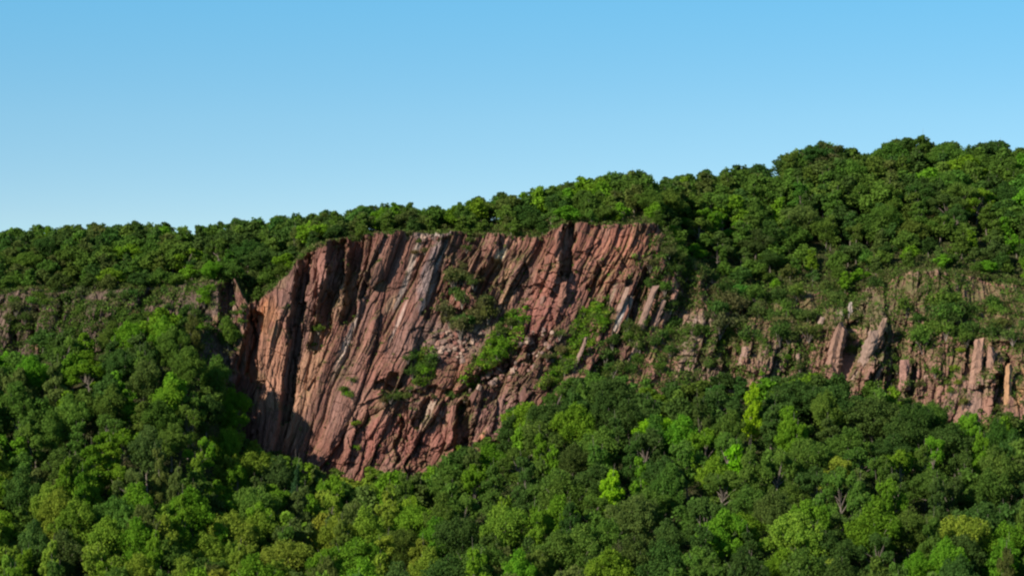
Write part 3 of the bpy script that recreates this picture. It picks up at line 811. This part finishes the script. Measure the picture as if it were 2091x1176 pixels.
for i, t in enumerate(TREES):
    if i in chosen:
        root = empty('tree', (t['x'], t['y'], t['z']), label=LABEL[i], category='tree', group='trees on the wooded slopes below the rock' if t['zone'] == 'low' else 'trees on the hill above the rock')
        root.rotation_euler = (rr.normal() * .04, rr.normal() * .04, t['rot'])
        root.scale = (t['w'] / .84, t['w'] / .84, t['h'])
        c = add('crown', CROWNS[t['mi']], root); c.color = (*t['rgb'], 1)
        add('trunk', TRUNKS[t['mi']], root)
    else:
        V, F, tt, tv, tf = LOW[i % 4]
        a = t['rot']; ca, sa = math.cos(a), math.sin(a)
        M = np.array([[ca, -sa, 0], [sa, ca, 0], [0, 0, 1]]) @ np.diag([t['w'] / .84, t['w'] / .84, t['h']])
        P = V @ M.T + np.array([t['x'], t['y'], t['z']])
        forest_V.append(P); forest_F.append(F + fo); fo += len(P)
        forest_C.append(np.array(t['rgb'])[None, :] * (1.40 - .78 * tt)[:, None])
        P = tv @ M.T + np.array([t['x'], t['y'], t['z']])
        trunk_V.append(P); trunk_F.append(tf + to); to += len(P)
FV = np.concatenate(forest_V + trunk_V); FF = np.concatenate([np.concatenate(forest_F), np.concatenate(trunk_F) + fo])
nl = sum(len(x) for x in forest_F); ntk = len(FF) - nl
me = mesh_np('forest', FV, FF, [M_LEAFA, M_BARK], fcol=np.concatenate(forest_C + [np.full((ntk, 3), .15)]), midx=np.concatenate([np.zeros(nl), np.ones(ntk)]))
add('forest', me, kind='stuff', label='dense broadleaf woods glimpsed between and behind the front trees', category='woods')

# ------------------------------------------------------------------ surface look-up on the modelled rock
def rock_at(u, v):
    """the point of the rock surface met by the sight line through (u, v)"""
    best = None
    X0 = float(W(u, v, 5)[0]); j0 = int((X0 - cx[0]) / DX)
    for j in range(max(0, j0 - 30), min(len(cx) - 1, j0 + 30)):
        pass
    Yg = 5.0
    for _ in range(12):
        X = float(W(u, v, Yg)[0]); j = int(np.clip(round((X - cx[0]) / DX), 0, len(cx) - 1))
        colY, colZ = GY_[:, j], GZ_[:, j]
        vv = PX(X, colY, colZ)[1]
        k = int(np.argmin(np.abs(vv - v) + 0.3 * (colY - colY.min())))
        Yn = float(colY[k])
        if abs(Yn - Yg) < .05: break
        Yg = Yn
    return X, float(colY[k]), float(colZ[k])
# ------------------------------------------------------------------ shrubs on the rock
SHR = []
def shrub(u, v, w, h, cn, lab=None):
    x, y, z = rock_at(u, v)
    SHR.append(dict(x=x, y=y - .35 * w, z=z - h * .35, w=w * 1.3, h=h * 1.2, cn=cn, lab=lab, u=u, v=v))
r3 = np.random.default_rng(77)
def shrub_patch(poly, n, w0, w1, cns):
    us = [p[0] for p in poly]; vs = [p[1] for p in poly]; k = 0; tries = 0
    while k < n and tries < 2000:
        tries += 1
        u = r3.uniform(min(us), max(us)); v = r3.uniform(min(vs), max(vs))
        if not inside(np.array([u]), np.array([v]), poly)[0]: continue
        w = r3.uniform(w0, w1)
        shrub(u, v, w, w * r3.uniform(.7, 1.0), cns[r3.integers(len(cns))]); k += 1
shrub_patch([(905,600),(935,560),(995,590),(1000,650),(960,672),(895,680)], 24, 2.2, 4.0, ['olive green', 'brownish olive', 'dark green', 'brownish olive'])
shrub_patch([(945,490),(965,490),(955,560),(940,560)], 3, 1.2, 2.0, ['olive green', 'brownish olive'])
shrub_patch([(830,735),(885,710),(880,775),(845,800)], 9, 1.8, 3.0, ['bright green', 'mid green', 'dark green'])
shrub_patch([(1040,640),(1070,640),(1060,690),(1010,730),(950,790),(945,770),(990,700)], 8, 1.4, 2.6, ['bright green', 'bright green', 'olive green', 'mid green'])
shrub_patch([(1185,640),(1240,620),(1240,660),(1170,760),(1110,800),(1120,770),(1160,700)], 9, 1.4, 2.6, ['bright green', 'olive green', 'mid green'])
shrub_patch([(705,775),(728,770),(722,820),(700,820)], 4, 1.2, 2.2, ['mid green', 'bright green', 'olive green'])
shrub_patch([(635,670),(655,665),(650,715),(637,715)], 3, 1.4, 2.0, ['mid green', 'olive green'])
shrub_patch([(780,790),(900,800),(960,820),(950,840),(880,815),(780,830)], 16, 1.0, 2.0, ['brownish olive', 'olive green', 'brownish olive'])
shrub_patch([(720,860),(735,860),(730,930),(705,925)], 4, .8, 1.6, ['bright green', 'yellow-green'])
shrub_patch([(1345,500),(1390,500),(1410,600),(1300,610)], 16, 1.6, 2.8, ['olive green', 'dark green', 'mid green', 'brownish olive'])
shrub_patch([(1290,640),(1400,620),(1440,700),(1300,790),(1200,770)], 26, 1.8, 3.4, ['dark green', 'mid green', 'olive green'])
shrub_patch([(1130,690),(1160,660),(1170,740),(1100,760)], 8, 1.2, 2.2, ['olive green', 'brownish olive'])
shrub_patch([(1420,590),(1640,600),(1660,700),(1440,690)], 34, 2.2, 4.4, ['dark green', 'mid green', 'olive green', 'brownish olive'])
shrub_patch([(1420,690),(1660,700),(1650,790),(1420,790)], 11, 1.2, 2.2, ['olive green', 'mid green', 'brownish olive', 'bright green'])
shrub_patch([(1840,620),(1930,610),(1940,700),(1850,700)], 10, 2.8, 5.0, ['dark green', 'mid green', 'mid green'])
shrub_patch([(1940,600),(2091,600),(2091,690),(1960,700)], 14, 2.2, 4.0, ['dark green', 'olive green', 'mid green'])
shrub_patch([(1660,570),(1790,580),(1760,610),(1660,630)], 8, 2.4, 3.6, ['dark green', 'olive green'])
shrub_patch([(1800,700),(1980,710),(1980,800),(1860,830),(1800,790)], 15, 1.0, 2.0, ['olive green', 'yellow-green', 'mid green', 'brownish olive'])
shrub_patch([(1960,820),(2091,850),(2091,880),(1940,880)], 8, 1.6, 2.6, ['olive green', 'mid green'])
shrub_patch([(1730,680),(1755,660),(1745,720),(1735,730)], 3, 1.4, 2.2, ['olive green', 'brownish olive'])
shrub_patch([(0,600),(400,590),(400,640),(300,650),(0,700)], 26, 1.4, 2.8, ['olive green', 'brownish olive', 'mid green', 'dark green'])
shrub_patch([(395,590),(425,590),(430,680),(395,680)], 7, 1.8, 3.0, ['bright green', 'olive green'])
shrub_patch([(482,600),(502,625),(490,690),(475,700)], 8, 1.2, 2.2, ['mid green', 'olive green'])
shrub_patch([(850,484),(880,480),(870,520),(845,520)], 4, .9, 1.4, ['brownish olive', 'olive green'])
def shrub_place(u, v):
    if u < 395: return 'on the dark rock band'
    if u < 486: return 'on the small dark crag'
    if u < 800: return 'on the steep streaked cliff face'
    if u < 905 and v > 690: return 'on the cliff where face meets rubble'
    if u < 1010 and v < 690: return 'in the hollow below the cream scar'
    if u < 1090 and v < 800: return 'on the grassy ramp crossing the cliff'
    if u < 1090: return 'on the cliff\'s blocky base'
    if u < 1260: return 'on the bright ledge beside the white streak'
    if u < 1410 and v < 620: return 'on the shoulder past the red face'
    if u < 1410: return 'where the cliff sinks into woods'
    if u < 1592 and v < 690: return 'between the upper pinkish ledges'
    if u < 1592: return 'along the foot of the pinkish ledges'
    if u < 1832: return 'around the leaning rock pillars'
    if v < 700: return 'above the pale pink crag'
    return 'at the foot of the pale pink crag'
info = {}
for i, t in enumerate(SHR):
    info.setdefault(('large' if t['w'] > 2.8 else 'mid-sized' if t['w'] > 1.8 else 'little', t['cn'], shrub_place(t['u'], t['v'])), []).append((t['u'], i))
for (sz, cn, pl), L in info.items():
    L.sort()
    for n, (u, i) in enumerate(L):
        lab = f'{sz} {cn} shrub {pl}'
        if len(L) > 1:
            lab += (f', {ordinal(n)} from left' if n < (len(L) + 1) // 2 else f', {ordinal(len(L) - 1 - n)} from right')
            lab = lab.replace('first from left', 'leftmost').replace('first from right', 'rightmost')
        SHR[i]['label'] = lab
for i, t in enumerate(SHR):
    root = empty('shrub', (t['x'], t['y'], t['z']), label=t['label'], category='shrub', group='shrubs rooted in the rock')
    root.scale = (t['w'], t['w'], t['h'] * 1.25); root.rotation_euler = (0, 0, r3.random() * 6.28)
    fm, sm = SHRUB[i % len(SHRUB)]
    c = add('foliage', fm, root); c.color = (*jitcol(t['cn'], r3), 1)
    add('stem', sm, root)

# ------------------------------------------------------------------ grass and scrub too small to count, on ledges and brinks
def tufts(name, pts, size, cols, r, label, n_per=16):
    pts = np.array(pts); k = len(pts)
    V, F, t = leafquads(pts, size * (.5 + r.random(k)), n_per, .34, r, .7, .8)
    c = np.array(cols)[r.integers(len(cols), size=k)] * (1 + .2 * r.normal(size=(k, 1)))
    c = np.repeat(c, n_per, 0) * (1.3 - .6 * t)[:, None]
    add(name, mesh_np(name, V, F, [M_LEAFA], fcol=np.clip(c, .01, .5)), kind='stuff', label=label, category='grass')
r4 = np.random.default_rng(5)
w_t = (ledge * 1.0 + .02) * (0.30 + 1.6 * right) * (TT > -.2) * (TT < 3.6)
w_t = w_t + (TT > 2.98) * (TT < 3.5) * .5
veg = sstep(fbm(RX / 4, RZ / 3, 55), .0, .35)
w_t = w_t * (.25 + veg) + right * veg * .22 * (TT > 0)
w_t = w_t.ravel() * np.gradient(RZ, axis=0).__abs__().ravel()
w_t = w_t / w_t.sum()
pick = r4.choice(len(w_t), 5200, replace=False, p=w_t)
pp = Vall[pick] + np.array([0, -.12, .1])
tufts('grass', pp, .42, [GREEN['olive green'], GREEN['brownish olive'], (.13, .15, .04), GREEN['mid green'], (.15, .13, .06)], r4, 'olive grass and weeds tufting the rock ledges', 14)
pt = sstep(fbm(RX / 6, RZ / 4.5, 57, 3), -.12, .15) * (.35 + ledge)
w_s = (np.maximum(right, (1 - sstep(U_, 1210 + (V_ - 640) * -.5, 1290))* 0 + sstep(U_ - (600 - V_) * .5, 1250, 1300)) * pt * (TT > -.3) * (TT < 3.3) * np.where(U_ < 480, .75, 1.0) * (1 - .7 * sstep(U_, 1460, 1520) * sstep(V_, 670, 700) * (1 - sstep(V_, 850, 880))) * (1 - .75 * inside(U_, V_, [(1680,640),(1740,625),(1860,560),(1890,560),(1830,680),(1780,790),(1680,790)])) * (1 - .7 * inside(U_, V_, [(1980,700),(2091,720),(2091,840),(1980,800)]))).ravel()
w_s = w_s / w_s.sum()
pick = r4.choice(len(w_s), 1500, replace=False, p=w_s)
tufts('scrub', Vall[pick] + np.array([0, -.3, .2]), 1.25, [GREEN['olive green'], GREEN['brownish olive'], GREEN['mid green'], GREEN['dark green'], GREEN['mid green']], r4, 'tangled green and olive scrub smothering the broken rock ledges', 46)
m1 = inside(U_, V_, [(1035,640),(1075,625),(1065,700),(1010,745),(950,800),(940,775),(985,715)]) | inside(U_, V_, [(1180,640),(1245,600),(1245,650),(1190,730),(1120,800),(1095,800),(1160,700)]) | inside(U_, V_, [(845,720),(885,710),(885,770),(850,800)])
wm = (m1 * (.3 + pt)).ravel().astype(float); wm /= wm.sum()
pick = r4.choice(len(wm), 620, replace=False, p=wm)
tufts('green_scrub', Vall[pick] + np.array([0, -.25, .1]), .95, [GREEN['bright green'], GREEN['bright green'], GREEN['mid green'], GREEN['yellow-green'], GREEN['olive green']], r4, 'bright green scrub strips running diagonally down the red cliff', 44)
m2 = inside(U_, V_, [(1362,470),(1440,500),(1500,600),(1400,640),(1310,640),(1300,590)])
wm = (m2 * (.3 + pt)).ravel().astype(float); wm /= wm.sum()
pick = r4.choice(len(wm), 420, replace=False, p=wm)
tufts('shoulder_scrub', Vall[pick] + np.array([0, -.35, .2]), 1.2, [GREEN['olive green'], GREEN['mid green'], GREEN['dark green'], GREEN['brownish olive']], r4, 'green scrub over the shoulder where the red face ends', 44)
n = 8200
ux = r4.uniform(-125, 125, n); yf_ = ly(L_FOOT, np.clip(ux, XMIN, XMAX)); uy = yf_ - 1.0 - (yf_ + 108) * r4.random(n)
up = np.stack([ux, uy, ground(ux, uy) + .9 * r4.random(n)], 1)
tufts('thicket', up, 1.7, [GREEN['mid green'], GREEN['dark green'], GREEN['olive green'], GREEN['mid green']], r4, 'saplings and thicket filling the woodland floor between trunks', 34)
# undergrowth over the woodland floor and upper slope
n = 9000
ux = r4.uniform(-125, 125, n); f = r4.random(n)
xc = np.clip(ux, XMIN, XMAX); yc, yr = ly(L_CREST, xc), ly(L_RIDGE, xc)
uy = yc + 2.5 + (yr - yc) * f ** 1.6 * .8
up = np.stack([ux, uy, ground(ux, uy) + .25], 1)
tufts('undergrowth', up, .8, [GREEN['olive green'], GREEN['brownish olive'], GREEN['mid green'], (.12, .12, .045)], r4, 'low olive scrub covering the slope above the rock', 16)

# ------------------------------------------------------------------ free-standing rock pillars and fallen boulders
def rock_mesh(name, w, d, h, leanx, tint, seed, sides=11, rows=16):
    r = np.random.default_rng(seed); tp = 1 - .30 * r.random(sides) ** 1.5; jg = r.normal(size=rows + 1) * .035
    ang = np.sort(r.random(sides) * .5 + np.arange(sides)) / sides * 6.283
    rad = .62 + .5 * r.random(sides)
    V = []
    for i in range(rows + 1):
        t = i / rows; k = (1 - .22 * t ** 2.5) * (1 + .06 * r.normal())
        for s in range(sides):
            q = rad[s] * k * (1 + .06 * r.normal()); t = (i / rows) * (tp[s] if rows > 5 else 1)
            V.append((math.cos(ang[s]) * q * w * .5 + leanx * h * t + jg[i] * w, math.sin(ang[s]) * q * d * .5 + .12 * h * t, h * t))
    F = []
    for i in range(rows):
        for s in range(sides):
            q = (s + 1) % sides
            F.append((i * sides + s, i * sides + q, (i + 1) * sides + q, (i + 1) * sides + s))
    b = rows * sides
    V.append((leanx * h * .8, .10 * h, h * (.97 if rows > 5 else 1.05))); c0 = len(V) - 1
    for s in range(0, sides):
        F.append((b + s, b + (s + 1) % sides, c0, c0))
    V = np.array(V)
    me = bpy.data.meshes.new(name)
    me.from_pydata([tuple(v) for v in V], [], [tuple(dict.fromkeys(f)) for f in F])
    me.materials.append(M_ROCK)
    tint = (.34 if rows > 5 else .9) * np.array(tint) + (.46 if rows > 5 else .1) * np.array([.22, .125, .095]); col = np.array(tint)[None, :] * (1 + .22 * fbm(V[:, 0] * 1.3 + seed, V[:, 2] * .5, seed))[:, None]
    a = me.attributes.new('tint', 'FLOAT_COLOR', 'POINT')
    a.data.foreach_set('color', np.concatenate([col, np.ones((len(V), 1))], 1).astype(np.float32).ravel())
    return me
PIL = [ # u, v of the base, width m, height m, lean, colour, label
 (1252,665,1.3,7.5,.42,(.40,.28,.23),'brown leaning rock slab beside the white-streaked pillar'),
 (1268,690,1.0,8.0,.30,(.66,.62,.58),'pale grey-white slender rock pillar at the cliff\'s end'),
 (1296,700,1.4,11,.40,(.30,.21,.17),'long dark-edged rock blade leaning past the white pillar'),
 (1330,690,1.0,7.5,.36,(.33,.23,.19),'thin grey-brown rock blade past the long dark-edged blade'),
 (1275,760,.9,6,.45,(.46,.32,.25),'short tan rock splinter among trees at the cliff\'s sinking end'),
 (1165,770,1.0,7.5,.45,(.30,.22,.19),'grey rock blade rising out of the bright shrubs'),
 (1360,660,1.5,6.5,.35,(.40,.21,.16),'red-brown rock wedge on the shoulder past the cliff'),
 (1442,705,1.3,6.5,.25,(.44,.33,.25),'light tan rock slab between two dark shrubs'),
 (1412,700,1.0,4.5,.2,(.34,.27,.23),'grey rock stub beside the light tan slab'),
 (1515,748,1.8,3.6,.3,(.46,.31,.25),'broad pinkish rock block in the ledge foot'),
 (1560,740,1.2,3.2,.25,(.40,.28,.22),'small brown rock block in the ledge foot'),
 (1605,760,1.7,4.6,.05,(.50,.31,.22),'upright tan rock block beside a black notch'),
 (1632,762,1.1,3.6,.0,(.42,.30,.25),'narrow grey-pink rock block beyond the black notch'),
 (1662,705,1.2,5.5,.42,(.36,.30,.25),'slim grey rock blade in front of the leaning pillars'),
 (1702,770,3.0,10.5,.20,(.37,.23,.17),'tall pink-brown rock pillar on the near side of the black cleft'),
 (1738,655,1.0,3.6,.05,(.66,.62,.56),'white rectangular rock block high on the pillars'),
 (1756,778,2.8,9.5,.36,(.35,.27,.22),'long leaning grey-pink rock pillar beyond the black cleft'),
 (1786,720,2.0,6.5,.38,(.38,.28,.21),'tan rock blade behind the long leaning pillar'),
 (1852,800,2.2,6.0,.02,(.40,.22,.19),'squat upright red-brown rock block below mossy ledges'),
 (1890,810,1.2,4.0,.1,(.42,.30,.23),'little tan rock stub beyond the squat red-brown block'),
 (1995,790,2.2,9.0,.12,(.48,.29,.21),'bright pink-orange rock pillar of the end crag'),
 (2022,795,2.0,8.0,.1,(.44,.27,.20),'pink rock pillar joined to the bright end pillar'),
 (2060,830,1.3,8.0,.05,(.70,.40,.19),'bright orange rock corner at the crag foot'),
 (2032,835,1.2,3.6,.12,(.46,.25,.22),'small pink rock tooth at the foot of the dark slot'),
 (1125,560,1.8,8.5,.18,(.34,.14,.10),'proud dark red rock column under the brink'),
 (1150,540,1.3,7.5,.10,(.42,.28,.22),'grey-tan rock column beside the shaded chimney'),
 (866,875,1.7,5.6,.35,(.64,.50,.38),'cream rock slab in the cliff\'s blocky base'),
 (1115,690,1.7,7.5,.28,(.32,.12,.095),'dark red rock column in the cliff\'s broken middle'),
 (1085,680,1.4,7,.35,(.34,.19,.16),'narrow maroon rock column facing the grassy ramp'),
 (1140,640,1.5,6,.2,(.36,.15,.11),'red rock column above the broken middle'),
 (780,930,1.6,7,.2,(.34,.13,.10),'rounded red rock column low on the cliff base'),
 (835,935,1.5,7.5,.2,(.33,.12,.09),'red rock column beside the cliff base slot'),
 (755,960,1.3,5.5,.25,(.30,.11,.09),'dark red rock column where base meets trees'),
 (895,930,1.5,8,.2,(.34,.14,.10),'red rock column next to the black base hollow'),
 (915,905,1.1,7,.15,(.36,.15,.11),'slim red rock column hard against the black base hollow'),
 (975,905,1.8,6.5,.1,(.34,.16,.13),'smooth maroon rock slab past the black base hollow'),
 (1010,895,1.8,7.5,.2,(.29,.16,.145),'smooth purple-brown rock slab near the cliff\'s lower corner'),
]
for k, (u, v, w, h, lx, tint, lab) in enumerate(PIL):
    x, y, z = rock_at(u, v - 10)
    add('rock_pillar', rock_mesh('rock_pillar', w * 1.1, w * 1.2, h * 1.08, lx, tint, 500 + k), kind='thing', label=lab, category='rock pillar', group='leaning rock pillars').location = (x, y + 1.0 * w, z - .8)
# boulders
r5 = np.random.default_rng(9)
BM = [rock_mesh('boulder', 1, .9, .8, .05, t, 700 + i, 7, 3) for i, t in enumerate([(.19, .13, .11), (.22, .12, .095), (.15, .10, .09), (.27, .19, .15), (.19, .085, .07)])]
RUB = []
def boulders(poly, n, n_named, s0, s1, what, where, grp):
    us = [p[0] for p in poly]; vs = [p[1] for p in poly]; L = []
    while len(L) < n:
        u = r5.uniform(min(us), max(us)); v = r5.uniform(min(vs), max(vs))
        if not inside(np.array([u]), np.array([v]), poly)[0]: continue
        L.append((r5.uniform(s0, s1), u, v))
    L.sort(reverse=True)
    named = sorted(L[:n_named], key=lambda q: q[1])
    for k, (s, u, v) in enumerate(named):
        x, y, z = rock_at(u, v)
        lab = f'{what} {where}, ' + (f'{ordinal(k)} from left' if k < (n_named + 1) // 2 else f'{ordinal(n_named - 1 - k)} from right')
        lab = lab.replace('first from left', 'leftmost').replace('first from right', 'rightmost')
        o = add('boulder', BM[r5.integers(len(BM))], label=lab, category='boulder', group=grp)
        o.location = (x, y - .1, z - .25 * s); o.scale = (s, s, s); o.rotation_euler = (r5.normal() * .4, r5.normal() * .4, r5.random() * 6.28)
    for (s, u, v) in L[n_named:]:
        RUB.append((rock_at(u, v), s))
boulders([(880,690),(960,650),(1000,650),(985,700),(950,740),(890,740)], 90, 10, .4, 1.5, 'large grey-brown boulder', 'in the rubble patch mid-cliff', 'boulders in the rubble patch mid-cliff')
boulders([(1060,690),(1130,660),(1140,700),(1080,760),(1040,740)], 50, 7, .4, 1.4, 'large dark red block', 'in the collapsed middle of the cliff', 'blocks in the collapsed middle')
boulders([(950,800),(980,760),(1060,740),(1040,780)], 36, 6, .4, 1.4, 'large dark boulder', 'on the ledge under the grassy ramp', 'boulders under the grassy ramp')
boulders([(845,487),(895,478),(905,486),(860,496)], 20, 6, .5, 1.3, 'pale grey boulder', 'on the cliff brink', 'pale boulders on the cliff brink')
Vs, Fs, Cs, o_ = [], [], [], 0
for ((x, y, z), q) in RUB:
    me = BM[r5.integers(len(BM))]; nv = len(me.vertices)
    P = np.zeros(nv * 3); me.vertices.foreach_get('co', P); P = P.reshape(-1, 3)
    c_ = np.zeros(nv * 4); me.attributes['tint'].data.foreach_get('color', c_); c_ = c_.reshape(-1, 4)[:, :3]
    A = r5.normal(size=(3, 3)); A, _ = np.linalg.qr(A)
    Vs.append((P - [0, 0, .4]) @ A.T * q + np.array([x, y - .1, z + .1])); Cs.append(c_)
    for p in me.polygons:
        f = list(p.vertices); Fs.append(tuple(o_ + w for w in f))
    o_ += nv
me = bpy.data.meshes.new('rubble'); me.from_pydata(np.concatenate(Vs).tolist(), [], Fs); me.materials.append(M_ROCK)
a = me.attributes.new('tint', 'FLOAT_COLOR', 'POINT'); cc_ = np.concatenate(Cs)
a.data.foreach_set('color', np.concatenate([cc_, np.ones((len(cc_), 1))], 1).astype(np.float32).ravel())
add('rubble', me, kind='stuff', label='small broken stones choking the ledges of the cliff', category='rubble')
print('TREES', len(TREES), 'chosen', len(chosen), 'min vis', min(vis[i] for i in chosen), 'shrubs', len(SHR))
